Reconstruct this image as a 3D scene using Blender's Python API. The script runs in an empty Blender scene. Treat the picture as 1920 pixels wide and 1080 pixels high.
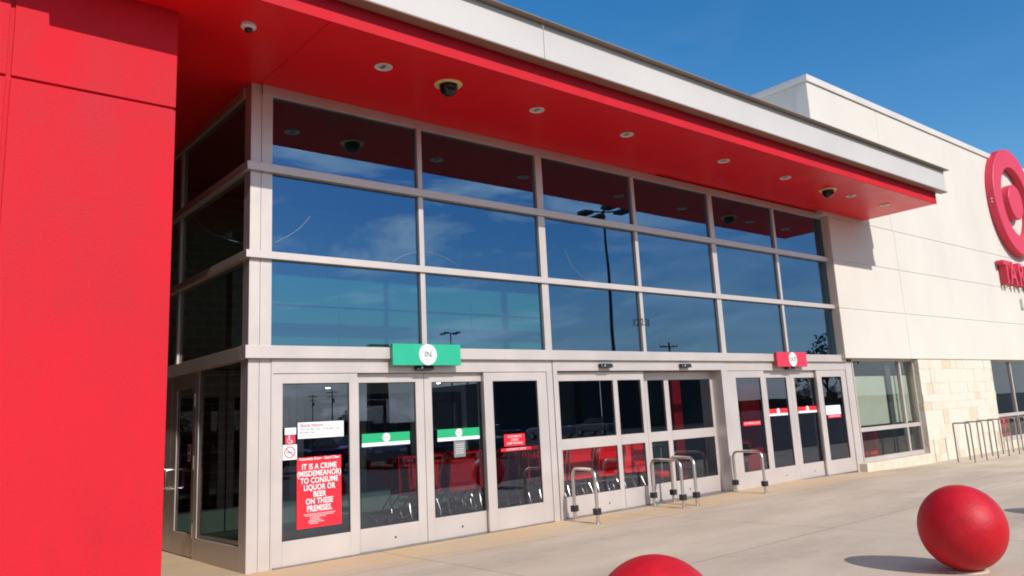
import bpy, bmesh, math, random
from mathutils import Vector, Matrix
random.seed(7)
R = math.radians
S = bpy.context.scene
COL = S.collection

# ------------------------------------------------------------ camera
cam_d = bpy.data.cameras.new('camera'); cam = bpy.data.objects.new('camera', cam_d); COL.objects.link(cam)
S.camera = cam
yaw, pitch, roll = 0.7234262948888399, 0.18838740274150792, -0.057356328626594094
CX, CY, CH = -3.530803, -9.264341, 1.5
def basis():
    cy, sy, cp, sp = math.cos(yaw), math.sin(yaw), math.cos(pitch), math.sin(pitch)
    f = Vector((sy*cp, cy*cp, sp)); r = Vector((cy, -sy, 0)); u = r.cross(f)
    c, s = math.cos(roll), math.sin(roll)
    return c*r + s*u, -s*r + c*u, f
r_, u_, f_ = basis()
M3 = Matrix((r_, u_, -f_)).transposed()
cam.matrix_world = Matrix.Translation((CX, CY, CH)) @ M3.to_4x4()
cam_d.sensor_width = 36; cam_d.lens = 1499.563/1920*36
cam_d.shift_x = -59.516/1920; cam_d.shift_y = -40.95/1920
cam_d.clip_start = .05; cam_d.clip_end = 3000
# ------------------------------------------------------------ sky, sun, exposure
SUN_EL = R(34.5)
w = bpy.data.worlds.new('World'); S.world = w; w.use_nodes = True
nt = w.node_tree; nt.nodes.clear(); N = nt.nodes.new; L = nt.links.new
sky = N('ShaderNodeTexSky'); sky.sky_type = 'NISHITA'; sky.sun_disc = False
sky.sun_elevation = SUN_EL; sky.sun_rotation = R(180); sky.air_density = 1.1; sky.dust_density = .25; sky.ozone_density = 2.6
tc = N('ShaderNodeTexCoord'); mp = N('ShaderNodeMapping'); mp.inputs['Scale'].default_value = (1, 1, 3.4)
L(tc.outputs['Generated'], mp.inputs[0])
cn = N('ShaderNodeTexNoise'); cn.inputs['Scale'].default_value = 3.3; cn.inputs['Detail'].default_value = 9; cn.inputs['Roughness'].default_value = .58
cn.inputs['Distortion'].default_value = .5
L(mp.outputs[0], cn.inputs['Vector'])
cr = N('ShaderNodeValToRGB'); cr.color_ramp.elements[0].position = .47; cr.color_ramp.elements[1].position = .60
L(cn.outputs['Fac'], cr.inputs[0])
sx = N('ShaderNodeSeparateXYZ'); L(tc.outputs['Generated'], sx.inputs[0])
mr = N('ShaderNodeMapRange'); mr.inputs['From Min'].default_value = .25; mr.inputs['From Max'].default_value = -.3
mr.inputs['To Min'].default_value = .025; mr.inputs['To Max'].default_value = 1
L(sx.outputs['Y'], mr.inputs['Value'])
mm = N('ShaderNodeMath'); mm.operation = 'MULTIPLY'; L(cr.outputs[0], mm.inputs[0])
mr2 = N('ShaderNodeMapRange'); mr2.inputs['From Min'].default_value = .55; mr2.inputs['From Max'].default_value = .85
mr2.inputs['To Min'].default_value = 1; mr2.inputs['To Max'].default_value = .22
L(sx.outputs['X'], mr2.inputs['Value'])
mm2 = N('ShaderNodeMath'); mm2.operation = 'MULTIPLY'; L(mr.outputs[0], mm2.inputs[0]); L(mr2.outputs[0], mm2.inputs[1]); L(mm2.outputs[0], mm.inputs[1])
mx = N('ShaderNodeMix'); mx.data_type = 'RGBA'; L(mm.outputs[0], mx.inputs[0])
hs = N('ShaderNodeHueSaturation'); hs.inputs['Saturation'].default_value = 1.38; hs.inputs['Value'].default_value = 1.27; L(sky.outputs[0], hs.inputs['Color'])
hz = N('ShaderNodeMapRange'); hz.inputs['From Min'].default_value = .20; hz.inputs['From Max'].default_value = .0; hz.inputs['To Max'].default_value = .85
L(sx.outputs['Z'], hz.inputs['Value'])
hm = N('ShaderNodeMix'); hm.data_type = 'RGBA'; L(hz.outputs[0], hm.inputs[0]); L(hs.outputs[0], hm.inputs[6]); hm.inputs[7].default_value = (5.2, 5.9, 6.9, 1)
L(hm.outputs[2], mx.inputs[6]); mx.inputs[7].default_value = (12, 12.6, 13.2, 1)
bg = N('ShaderNodeBackground'); bg.inputs[1].default_value = .1; L(mx.outputs[2], bg.inputs[0])
wo = N('ShaderNodeOutputWorld'); L(bg.outputs[0], wo.inputs[0])
sd = bpy.data.lights.new('sun', 'SUN'); sun = bpy.data.objects.new('sun', sd); COL.objects.link(sun)
sd.energy = 3.6; sd.angle = R(.53); sd.color = (1, .955, .89)
sun.rotation_euler = Vector((.061*math.cos(SUN_EL), math.cos(SUN_EL), -math.sin(SUN_EL))).to_track_quat('-Z', 'Y').to_euler()
S.view_settings.view_transform = 'Standard'; S.view_settings.look = 'None'
S.view_settings.exposure = .18; S.view_settings.gamma = 1
S.cycles.max_bounces = 10; S.cycles.transparent_max_bounces = 24; S.cycles.filter_width = 1.9
S.cycles.sample_clamp_indirect = 6; S.cycles.caustics_reflective = False

# ------------------------------------------------------------ helpers
class MB:
    def __init__(s): s.v = []; s.f = []
    def box(s, x0, x1, y0, y1, z0, z1):
        n = len(s.v)
        s.v += [(x, y, z) for z in (z0, z1) for y in (y0, y1) for x in (x0, x1)]
        s.f += [tuple(n+i for i in q) for q in ((0, 2, 3, 1), (4, 5, 7, 6), (0, 1, 5, 4), (2, 6, 7, 3), (0, 4, 6, 2), (1, 3, 7, 5))]
        return s
    def quad(s, *p):
        n = len(s.v); s.v += list(p); s.f.append(tuple(range(n, n+len(p)))); return s
    def prism(s, pts, axis, a, b):          # pts: 2-D outline, extruded along axis from a to b
        n = len(s.v); k = len(pts)
        def P(p, t): return {'x': (t, p[0], p[1]), 'y': (p[0], t, p[1]), 'z': (p[0], p[1], t)}[axis]
        s.v += [P(p, a) for p in pts]+[P(p, b) for p in pts]
        s.f.append(tuple(range(n, n+k))); s.f.append(tuple(range(n+2*k-1, n+k-1, -1)))
        for i in range(k):
            j = (i+1) % k; s.f.append((n+i, n+k+i, n+k+j, n+j))
        return s
    def lathe(s, prof, c=(0, 0, 0), n=24, axis='z'):
        b = len(s.v); m = len(prof)
        for i in range(n):
            a = 2*math.pi*i/n
            for r, h in prof:
                p = (r*math.cos(a), r*math.sin(a), h)
                if axis == 'y': p = (p[0], h, p[1])
                if axis == 'x': p = (h, p[0], p[1])
                s.v.append((c[0]+p[0], c[1]+p[1], c[2]+p[2]))
        for i in range(n):
            for j in range(m-1):
                a0 = b+i*m+j; a1 = b+((i+1) % n)*m+j; s.f.append((a0, a1, a1+1, a0+1))
        for j, e in ((0, 0), (m-1, 1)):
            if prof[j][0] > 1e-5: s.f.append(tuple(b+i*m+j for i in (range(n) if e else range(n-1, -1, -1))))
        return s
    def tube(s, path, r, n=10, cap=True):
        path = [Vector(p) for p in path]; b = len(s.v); up = None
        for i, p in enumerate(path):
            d = (path[min(i+1, len(path)-1)]-path[max(i-1, 0)]).normalized()
            if up is None:
                up = Vector((1, 0, 0)) if abs(d.x) < .9 else Vector((0, 1, 0))
            a = (up-d*up.dot(d)).normalized(); up = a; c = d.cross(a)
            rr = r[i] if isinstance(r, (list, tuple)) else r
            for k in range(n):
                t = 2*math.pi*k/n; s.v.append(tuple(p+rr*(math.cos(t)*a+math.sin(t)*c)))
        for i in range(len(path)-1):
            for k in range(n):
                k2 = (k+1) % n; s.f.append((b+i*n+k, b+i*n+k2, b+(i+1)*n+k2, b+(i+1)*n+k))
        if cap:
            s.f.append(tuple(b+k for k in range(n-1, -1, -1))); e = b+(len(path)-1)*n; s.f.append(tuple(e+k for k in range(n)))
        return s
    def mesh(s, name, m, smooth=False, fix=True):
        me = bpy.data.meshes.new(name); me.from_pydata(s.v, [], s.f); me.update()
        if fix:
            bm = bmesh.new(); bm.from_mesh(me)
            bmesh.ops.remove_doubles(bm, verts=bm.verts, dist=1e-6); bmesh.ops.recalc_face_normals(bm, faces=bm.faces)
            if smooth:
                for e in bm.edges:
                    if len(e.link_faces) == 2 and e.calc_face_angle(0) > R(38): e.smooth = False
                for f in bm.faces: f.smooth = True
            bm.to_mesh(me); bm.free()
        if m: me.materials.append(m)
        return me
    def build(s, name, m, parent=None, smooth=False, bevel=0, label=None):
        o = bpy.data.objects.new(name, s.mesh(name, m, smooth)); COL.objects.link(o)
        if parent: o.parent = parent
        if bevel:
            b = o.modifiers.new('bevel', 'BEVEL'); b.width = bevel; b.segments = 2; b.limit_method = 'ANGLE'; b.angle_limit = R(50)
        if label: o['label'] = label
        return o
def tag(o, label=None, cat=None, group=None, kind=None):
    if label: o['label'] = label
    if cat: o['category'] = cat
    if group: o['group'] = group
    if kind: o['kind'] = kind
    return o
def thing(name, loc, label, cat, group=None, rz=0):
    o = bpy.data.objects.new(name, None); o.empty_display_size = .2; COL.objects.link(o)
    o.location = loc; o.rotation_euler.z = rz; return tag(o, label, cat, group)
def kids(o): return [c for c in bpy.data.objects if c.parent == o]
def dup(o, loc=None, rz=None, label=None, group=None, parent=None, sc=None):
    c = o.copy(); COL.objects.link(c)
    if parent: c.parent = parent
    for ch in kids(o): dup(ch, parent=c)
    if loc is not None: c.location = loc
    if rz is not None: c.rotation_euler.z = rz
    if sc: c.scale = sc
    if label: c['label'] = label
    if group: c['group'] = group
    return c
def text(body, size, name, m, parent, loc, rot=(R(90), 0, 0), ext=.0015, off=0, align='CENTER', xs=1, line=1, spacing=1, cat=None):
    cu = bpy.data.curves.new(name, 'FONT'); cu.body = body; cu.size = size; cu.extrude = ext; cu.offset = off
    cu.align_x = align; cu.align_y = 'CENTER'; cu.space_line = line; cu.space_character = spacing; cu.resolution_u = 4
    t = bpy.data.objects.new('tmp', cu); COL.objects.link(t)
    dg = bpy.context.evaluated_depsgraph_get()
    me = bpy.data.meshes.new_from_object(t.evaluated_get(dg)); bpy.data.objects.remove(t); me.name = name
    me.materials.clear(); me.materials.append(m)
    o = bpy.data.objects.new(name, me); COL.objects.link(o)
    if parent: o.parent = parent
    o.location = loc; o.rotation_euler = rot; o.scale = (xs, 1, 1)
    return o

# ------------------------------------------------------------ materials
def mat(name, col, rough=.6, metal=0, var=.0, vs=3., bump=0, bs=60., spec=.5, streak=0, coat=0, col2=None, emit=0, bd=.01):
    m = bpy.data.materials.new(name); m.use_nodes = True; t = m.node_tree; n = t.nodes; P = n['Principled BSDF']
    P.inputs['Base Color'].default_value = (*col, 1); P.inputs['Roughness'].default_value = rough; P.inputs['Metallic'].default_value = metal
    P.inputs['Specular IOR Level'].default_value = spec; P.inputs['Coat Weight'].default_value = coat
    if emit: P.inputs['Emission Color'].default_value = (*col, 1); P.inputs['Emission Strength'].default_value = emit
    g = n.new('ShaderNodeNewGeometry')
    if var or col2:
        a = n.new('ShaderNodeTexNoise'); a.inputs['Scale'].default_value = vs; a.inputs['Detail'].default_value = 7; a.inputs['Roughness'].default_value = .6
        if streak:
            mpp = n.new('ShaderNodeMapping'); mpp.inputs['Scale'].default_value = (1, 1, streak); t.links.new(g.outputs['Position'], mpp.inputs[0]); t.links.new(mpp.outputs[0], a.inputs['Vector'])
        else: t.links.new(g.outputs['Position'], a.inputs['Vector'])
        r = n.new('ShaderNodeMapRange'); r.inputs['From Min'].default_value = .32; r.inputs['From Max'].default_value = .68
        t.links.new(a.outputs['Fac'], r.inputs['Value'])
        x = n.new('ShaderNodeMix'); x.data_type = 'RGBA'; t.links.new(r.outputs[0], x.inputs[0])
        c2 = col2 or tuple(c*(1-var) for c in col)
        x.inputs[6].default_value = (*c2, 1); x.inputs[7].default_value = (*[min(1, c*(1+var*.6)) for c in col], 1)
        t.links.new(x.outputs[2], P.inputs['Base Color'])
        q = n.new('ShaderNodeMapRange'); q.inputs['To Min'].default_value = max(0, rough-.08); q.inputs['To Max'].default_value = min(1, rough+.08)
        t.links.new(r.outputs[0], q.inputs['Value']); t.links.new(q.outputs[0], P.inputs['Roughness'])
    if bump:
        b = n.new('ShaderNodeTexNoise'); b.inputs['Scale'].default_value = bs; b.inputs['Detail'].default_value = 5; t.links.new(g.outputs['Position'], b.inputs['Vector'])
        bb = n.new('ShaderNodeBump'); bb.inputs['Strength'].default_value = bump; bb.inputs['Distance'].default_value = bd
        t.links.new(b.outputs['Fac'], bb.inputs['Height']); t.links.new(bb.outputs[0], P.inputs['Normal'])
    return m
def glass(name, tint, refl, r0, r1, pw=4., wav=0.0):
    m = bpy.data.materials.new(name); m.use_nodes = True; t = m.node_tree; n = t.nodes; n.clear()
    o = n.new('ShaderNodeOutputMaterial'); x = n.new('ShaderNodeMixShader'); tr = n.new('ShaderNodeBsdfTransparent'); gl = n.new('ShaderNodeBsdfGlossy')
    tr.inputs[0].default_value = (*tint, 1); gl.inputs[0].default_value = (*refl, 1); gl.inputs['Roughness'].default_value = .0
    lw = n.new('ShaderNodeLayerWeight'); lw.inputs[0].default_value = .5
    p = n.new('ShaderNodeMath'); p.operation = 'POWER'; p.inputs[1].default_value = pw; t.links.new(lw.outputs['Facing'], p.inputs[0])
    r = n.new('ShaderNodeMapRange'); r.inputs['To Min'].default_value = r0; r.inputs['To Max'].default_value = r1; t.links.new(p.outputs[0], r.inputs['Value'])
    if wav:
        g = n.new('ShaderNodeNewGeometry'); b = n.new('ShaderNodeTexNoise'); b.inputs['Scale'].default_value = .9; b.inputs['Detail'].default_value = 1
        bb = n.new('ShaderNodeBump'); bb.inputs['Strength'].default_value = 1; bb.inputs['Distance'].default_value = wav
        t.links.new(g.outputs['Position'], b.inputs['Vector']); t.links.new(b.outputs['Fac'], bb.inputs['Height']); t.links.new(bb.outputs[0], gl.inputs['Normal'])
    t.links.new(r.outputs[0], x.inputs[0]); t.links.new(tr.outputs[0], x.inputs[1]); t.links.new(gl.outputs[0], x.inputs[2]); t.links.new(x.outputs[0], o.inputs[0])
    return m
RED = mat('red_stucco', (.58, .010, .022), .7, var=.12, vs=2.2, bump=.32, bs=45, spec=.25, streak=.4, bd=.008)
REDP = mat('red_painted_panel', (.86, .008, .014), .36, var=.05, vs=2, bump=.03, bs=40, spec=.22)
REDL = mat('red_sign_plastic', (.64, .03, .07), .5, var=.05, spec=.5)
REDB = mat('red_ball_paint', (.50, .006, .014), .48, var=.2, vs=4, bump=.3, bs=32, spec=.32)
CART = mat('red_cart_plastic', (.80, .012, .02), .38, spec=.5)
SILV = mat('silver_fascia', (.58, .535, .505), .6, metal=.08, var=.04, vs=.6)
CAPM = mat('fascia_cap_metal', (.26, .19, .145), .5, metal=.2, var=.08, vs=2)
ALU = mat('pale_painted_aluminium', (.61, .53, .485), .46, metal=.36, var=.05, vs=1.5, bump=.02, bs=30, spec=.5)
ALUD = mat('dark_gasket', (.03, .03, .03), .7)
STEEL = mat('brushed_steel', (.62, .58, .53), .30, metal=1)
STEELD = mat('dull_rack_steel', (.30, .27, .24), .45, metal=.8, var=.2, vs=10)
BLK = mat('black_plastic', (.018, .019, .022), .4)
BLKG = mat('dark_dome_plastic', (.006, .004, .004), .22)
CREAM = mat('camera_trim_ring', (.88, .68, .28), .5, var=.1, vs=20)
WHT = mat('white_plastic', (.75, .73, .70), .4)
PAPER = mat('white_paper', (.78, .80, .80), .6)
INK = mat('grey_ink', (.12, .13, .14), .7)
GREEN = mat('green_sign_plastic', (.02, .42, .24), .45, var=.04)
GREENS = mat('green_door_band', (.01, .38, .15), .5)
REDS = mat('red_sticker', (.80, .015, .03), .5)
WALL = mat('cream_stucco', (.66, .60, .53), .8, var=.05, vs=.7, bump=.4, bs=40, spec=.2, streak=.5, bd=.008)
COPE = mat('cream_coping', (.64, .585, .54), .55, var=.05, vs=1)
ROOF = mat('white_bounce_roof', (.78, .76, .72), .8, var=.1)  # white for the added roof sheet that bounces light
BLOCK = mat('limestone_sill', (.64, .56, .44), .85, var=.12, vs=4, bump=.5, bs=40, spec=.2)
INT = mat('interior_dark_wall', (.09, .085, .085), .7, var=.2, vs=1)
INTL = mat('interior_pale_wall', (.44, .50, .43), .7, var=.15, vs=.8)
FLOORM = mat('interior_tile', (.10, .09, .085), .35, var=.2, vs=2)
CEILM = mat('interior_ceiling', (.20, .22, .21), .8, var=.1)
BRICKI = mat('interior_brick', (.10, .045, .04), .8, var=.3, vs=8)
BLIND = mat('sage_window_shade', (.60, .61, .50), .8, var=.05)
SCR = mat('glass_scratch', (.22, .29, .36), .8)
DIG = mat('dark_vinyl', (.01, .01, .012), .5)
LAMP = mat('lit_lamp', (1, .85, .6), .5, emit=14)
REFL = mat('lamp_reflector', (.80, .78, .76), .3, metal=.3)
LENS = mat('lamp_lens_grey', (.22, .21, .20), .3)
ASPH = mat('asphalt', (.052, .05, .05), .9, var=.3, vs=.6, bump=.5, bs=60)
YEL = mat('yellow_paint', (.55, .38, .05), .7)
TRUNK = mat('bark', (.09, .06, .04), .9, var=.3, vs=6)
LEAF = mat('leaf', (.035, .045, .02), .8, var=.5, vs=.8)
WOOD = mat('utility_pole_wood', (.07, .05, .035), .9, var=.3, vs=3)
POLE = mat('pole_bronze', (.035, .03, .028), .5)
TYRE = mat('tyre_rubber', (.02, .02, .02), .85)
CARG = mat('car_window', (.01, .012, .015), .08)
GLU = glass('tinted_reflective_glass', (.42, .68, .64), (.46, .66, 1.02), .19, .44, 3, wav=.0016)
GLS = glass('side_glass', (.66, .60, .58), (.85, .88, .92), .06, .30, 3, wav=.001)
GLD = glass('door_glass', (.72, .72, .72), (.70, .80, 1.0), .11, .55, 4, wav=.001)
GLC = glass('clear_door_glass', (.90, .90, .90), (.74, .82, 1.0), .09, .5, 4, wav=.001)
GLW = glass('window_glass', (.86, .88, .86), (.85, .92, 1.0), .06, .55, 4, wav=.001)

def concrete():
    m = bpy.data.materials.new('plaza_concrete'); m.use_nodes = True; t = m.node_tree; n = t.nodes; P = n['Principled BSDF']; K = t.links.new
    g = n.new('ShaderNodeNewGeometry'); pos = g.outputs['Position']
    def noise(sc, det=6, sxyz=None, ro=.6):
        a = n.new('ShaderNodeTexNoise'); a.inputs['Scale'].default_value = sc; a.inputs['Detail'].default_value = det; a.inputs['Roughness'].default_value = ro
        if sxyz:
            mpp = n.new('ShaderNodeMapping'); mpp.inputs['Scale'].default_value = sxyz; K(pos, mpp.inputs[0]); K(mpp.outputs[0], a.inputs['Vector'])
        else: K(pos, a.inputs['Vector'])
        return a.outputs['Fac']
    def rng(v, a, b, c=0, d=1):
        r = n.new('ShaderNodeMapRange'); r.inputs['From Min'].default_value = a; r.inputs['From Max'].default_value = b
        r.inputs['To Min'].default_value = c; r.inputs['To Max'].default_value = d; K(v, r.inputs['Value']); return r.outputs[0]
    def mix(f, a, b):
        x = n.new('ShaderNodeMix'); x.data_type = 'RGBA'; K(f, x.inputs[0])
        for s_, v in ((6, a), (7, b)):
            if isinstance(v, tuple): x.inputs[s_].default_value = (*v, 1)
            else: K(v, x.inputs[s_])
        return x.outputs[2]
    def math_(op, a, b=None):
        x = n.new('ShaderNodeMath'); x.operation = op
        for i, v in enumerate((a, b)):
            if v is None: continue
            if isinstance(v, (int, float)): x.inputs[i].default_value = v
            else: K(v, x.inputs[i])
        return x.outputs[0]
    base = mix(rng(noise(.55, 8, (.6, 1.6, 1)), .34, .66), (.42, .33, .24), (.64, .51, .38))
    base = mix(rng(noise(5, 9), .3, .75, 0, .6), base, (.55, .46, .39))
    base = mix(rng(noise(70, 4), .62, .75, 0, .28), base, (.20, .17, .15))
    base = mix(rng(noise(2.2, 7, (1, 1, 1), .75), .60, .74, 0, .42), base, (.27, .235, .205))
    sx = n.new('ShaderNodeSeparateXYZ'); K(pos, sx.inputs[0]); X, Y = sx.outputs['X'], sx.outputs['Y']
    # tan iron stain that has run out from the door track
    wob = math_('ADD', Y, rng(noise(.9, 4), 0, 1, -.35, .35))
    st = math_('MULTIPLY', rng(wob, -1.3, -.7), rng(noise(1.3, 8, (.6, 1.5, 1), .7), .36, .62, .12, .85))
    st = math_('MULTIPLY', st, rng(X, 15.5, 12))
    base = mix(st, base, (.66, .44, .23))
    # sawn joints
    def joint(c, per, off, wd):
        a = math_('MODULO', math_('ADD', c, 1000*per-off), per); a = math_('MINIMUM', a, math_('SUBTRACT', per, a))
        return rng(a, wd*.4, wd, 1, 0)
    j = math_('MAXIMUM', joint(X, 4.04, 1.66, .012), joint(Y, 2.7, -1.12, .012))
    base = mix(math_('MULTIPLY', j, .48), base, (.12, .10, .085))
    vo = n.new('ShaderNodeTexVoronoi'); vo.inputs['Scale'].default_value = 1.15; K(pos, vo.inputs['Vector'])
    gum = rng(vo.outputs['Distance'], .022, .034, .75, 0)
    base = mix(gum, base, (.13, .115, .105))
    K(base, P.inputs['Base Color']); P.inputs['Specular IOR Level'].default_value = .3
    K(rng(noise(4), .3, .7, .68, .9), P.inputs['Roughness'])
    b = n.new('ShaderNodeBump'); b.inputs['Strength'].default_value = .5; b.inputs['Distance'].default_value = .006
    h = math_('SUBTRACT', math_('ADD', noise(55, 5, (1, 3, 1)), math_('MULTIPLY', noise(4, 6), 1.2)), math_('MULTIPLY', j, 2)); K(h, b.inputs['Height']); K(b.outputs[0], P.inputs['Normal'])
    return m
def stone():
    m = bpy.data.materials.new('limestone_ashlar'); m.use_nodes = True; t = m.node_tree; n = t.nodes; P = n['Principled BSDF']; K = t.links.new
    at = n.new('ShaderNodeAttribute'); at.attribute_name = 'tone'
    g = n.new('ShaderNodeNewGeometry'); a = n.new('ShaderNodeTexNoise'); a.inputs['Scale'].default_value = 9; a.inputs['Detail'].default_value = 8; K(g.outputs['Position'], a.inputs['Vector'])
    cr = n.new('ShaderNodeValToRGB'); e = cr.color_ramp.elements; e[0].color = (.60, .50, .36, 1); e[1].color = (.66, .60, .50, 1); e[1].position = .35
    x = n.new('ShaderNodeMath'); x.operation = 'MULTIPLY_ADD'; x.inputs[1].default_value = .5; K(a.outputs['Fac'], x.inputs[0]); K(at.outputs['Fac'], x.inputs[2])
    y = n.new('ShaderNodeMath'); y.operation = 'SUBTRACT'; y.inputs[1].default_value = .25; K(x.outputs[0], y.inputs[0]); K(y.outputs[0], cr.inputs[0])
    K(cr.outputs[0], P.inputs['Base Color']); P.inputs['Roughness'].default_value = .9; P.inputs['Specular IOR Level'].default_value = .2
    b = n.new('ShaderNodeBump'); b.inputs['Strength'].default_value = .9; b.inputs['Distance'].default_value = .02; K(a.outputs['Fac'], b.inputs['Height']); K(b.outputs[0], P.inputs['Normal'])
    return m
def brickm():
    m = bpy.data.materials.new('brown_block'); m.use_nodes = True; t = m.node_tree; n = t.nodes; P = n['Principled BSDF']
    g = n.new('ShaderNodeNewGeometry'); sx = n.new('ShaderNodeSeparateXYZ'); cb = n.new('ShaderNodeCombineXYZ'); ad = n.new('ShaderNodeMath'); ad.operation = 'ADD'
    t.links.new(g.outputs['Position'], sx.inputs[0]); t.links.new(sx.outputs['X'], ad.inputs[0]); t.links.new(sx.outputs['Y'], ad.inputs[1])
    t.links.new(ad.outputs[0], cb.inputs['X']); t.links.new(sx.outputs['Z'], cb.inputs['Y'])
    b = n.new('ShaderNodeTexBrick'); t.links.new(cb.outputs[0], b.inputs['Vector']); b.inputs['Scale'].default_value = 1; b.inputs['Brick Width'].default_value = .4; b.inputs['Row Height'].default_value = .2
    b.inputs['Mortar Size'].default_value = .012; b.inputs['Color1'].default_value = (.17, .06, .04, 1); b.inputs['Color2'].default_value = (.10, .035, .028, 1); b.inputs['Mortar'].default_value = (.45, .40, .33, 1)
    t.links.new(b.outputs['Color'], P.inputs['Base Color']); P.inputs['Roughness'].default_value = .85
    return m
BRICKW = brickm()
CONC = concrete(); STONE = stone()

# ------------------------------------------------------------ the setting
def gz(x):                                    # the plaza falls away gently to the right
    t = min(1, max(0, (x-11)/6)); return -.1*t*t*(3-2*t)
g = MB(); nx = 60; x0, x1 = -30, 50
for i in range(nx):
    xa = x0+(x1-x0)*i/nx; xb = x0+(x1-x0)*(i+1)/nx
    g.quad((xa, -7.3, gz(xa)), (xb, -7.3, gz(xb)), (xb, 9, gz(xb)), (xa, 9, gz(xa)))
    g.quad((xa, -7.3, -.32), (xb, -7.3, -.32), (xb, -7.3, gz(xb)), (xa, -7.3, gz(xa)))
tag(g.build('pavement', CONC), kind='structure')
tag(MB().quad((-1500, -1500, -.2), (1500, -1500, -.2), (1500, 1500, -.2), (-1500, 1500, -.2)).build('ground', ASPH), kind='structure')

# ------------------------------------------------------------ the store building
B = thing('store_building', (0, 0, 0), 'large store with glazed entrance under long red canopy, cream walls and red end wall', 'building')
ZT = 5.80
XM = {'B': .273, '1': 2.395, '2': 4.634, '3': 6.842, '4': 9.074, '5': 11.256, '6': 13.371}
# red wall at the left, with recessed joints
rw = MB()
def redpanel(xa, xb, za, zb): rw.box(xa, xb, -1.25, -1.05, za, zb)
redpanel(-2.625, -1.235, -.02, 4.73); redpanel(-2.625, -1.235, 4.76, 5.80)
redpanel(-7, -2.66, -.02, 4.73); redpanel(-7, -2.66, 4.76, 5.80)
rw.box(-7, -2.45, -1.25, -1.05, 5.80, 6.07)
rw.box(-6.99, -1.245, -1.225, -.75, -.03, 5.798)
rw.build('red_wall', RED, B, bevel=.006, label='tall red stucco wall panel beside the entrance with recessed joints')
MB().box(-3.2, -2.8, -.75, 8.5, -.03, 6.068).build('brick_return_wall', BRICKW, B)
MB().box(-2.8, -.06, 8.1, 8.5, -.03, 5.798).build('brick_return_wall', BRICKW, B)
# canopy
s = MB()
for a, b in ((-2.4, .097), (.103, 7.497), (7.503, 14.95)): s.box(a, b, -1.93, -.19 if b > 14 else 8.6, ZT, ZT+.03)
s.box(-2.39, 14.94, -1.92, -.2, ZT+.03, ZT+.27); s.box(-2.39, 13.0, -.2, 8.6, ZT+.03, ZT+.27)
s.build('soffit', REDP, B)
MB().box(-2.4, 14.97, -1.95, -1.93, ZT-.004, ZT+.27).build('red_edge_band', RED, B, bevel=.003)
s = MB(); e0 = ZT+.27
for a, b in ((-8, 2.992), (3.0, 10.9), (10.903, 15.13)): s.box(a, b, -2.13, -.2, e0, e0+.48)
s.box(-8, 13.0, -.2, 8.6, e0, e0+.48)
s.build('silver_fascia', SILV, B, bevel=.003)
MB().box(2.98, 10.92, -2.118, -2.10, e0+.01, e0+.47).build('seam_backing', ALUD, B)
s = MB()
for a, b in ((-8, 2.994), (3.0, 15.17)): s.box(a, b, -2.145, -1.98, e0-.022, e0-.002)
s.build('drip_edge', CAPM, B, bevel=.002)
s = MB()
for a, b in ((-8, 2.985), (3.0, 15.2)): s.box(a, b, -2.24, -.2, e0+.482, e0+.496)
s.box(-8, 13.0, -.2, 8.7, e0+.482, e0+.496)
s.build('roof_cap', CAPM, B, bevel=.002)
MB().box(-7.9, 12.95, -2.0, 21, e0+.497, e0+.512).build('added_bounce_roof', ROOF, B)  # unseen white sheet, added to bounce light onto the shaded return wall

# curtain wall frame
ROWS = [(5.67, 5.80), (4.66, 4.765), (3.575, 3.665)]
def mull(x, wd, z0, z1, name='mullion'):
    MB().box(x-wd/2, x+wd/2, -.028, .07, z0, z1).build(name, ALU, B, bevel=.003)
c = MB(); c.box(0, .128, .0, .20, -.03, 5.80); c.box(.134, .273, .0, .09, -.03, 5.80); c.box(.12, .14, .012, .09, -.03, 5.80)
c.build('corner_column', ALU, B, bevel=.004)
spans = [('B', '1'), ('1', '2'), ('2', '3'), ('3', '4'), ('4', '5'), ('5', '6')]
for i, (z0, z1) in enumerate(ROWS):
    if i: MB().box(-.06, 13.40, -.06, .09, z0, z1).build('transom', ALU, B, bevel=.004)
    else: MB().box(.134, 13.40, -.02, .09, z0, z1).build('head_frame', ALU, B, bevel=.004)
segs = [(2.53, 3.573), (3.667, 4.658), (4.767, 5.668)]
WD = {'1': .075, '2': .135, '3': .075, '4': .135, '5': .075, '6': .07}
for k, wd in WD.items():
    for z0, z1 in segs: mull(XM[k], wd, z0, z1)
def half(k): return 0 if k == 'B' else WD[k]/2
for a, b in spans:
    for z0, z1 in segs:
        MB().box(XM[a]+half(a), XM[b]-half(b), .02, .026, z0, z1).build('window_pane', GLU, B)
# header band and door frames
s = MB(); s.box(-.06, 6.95, -.075, .09, 2.38, 2.53); s.box(6.953, 13.50, -.075, .09, 2.38, 2.53)
s.build('header_band', ALU, B, bevel=.004)

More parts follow.
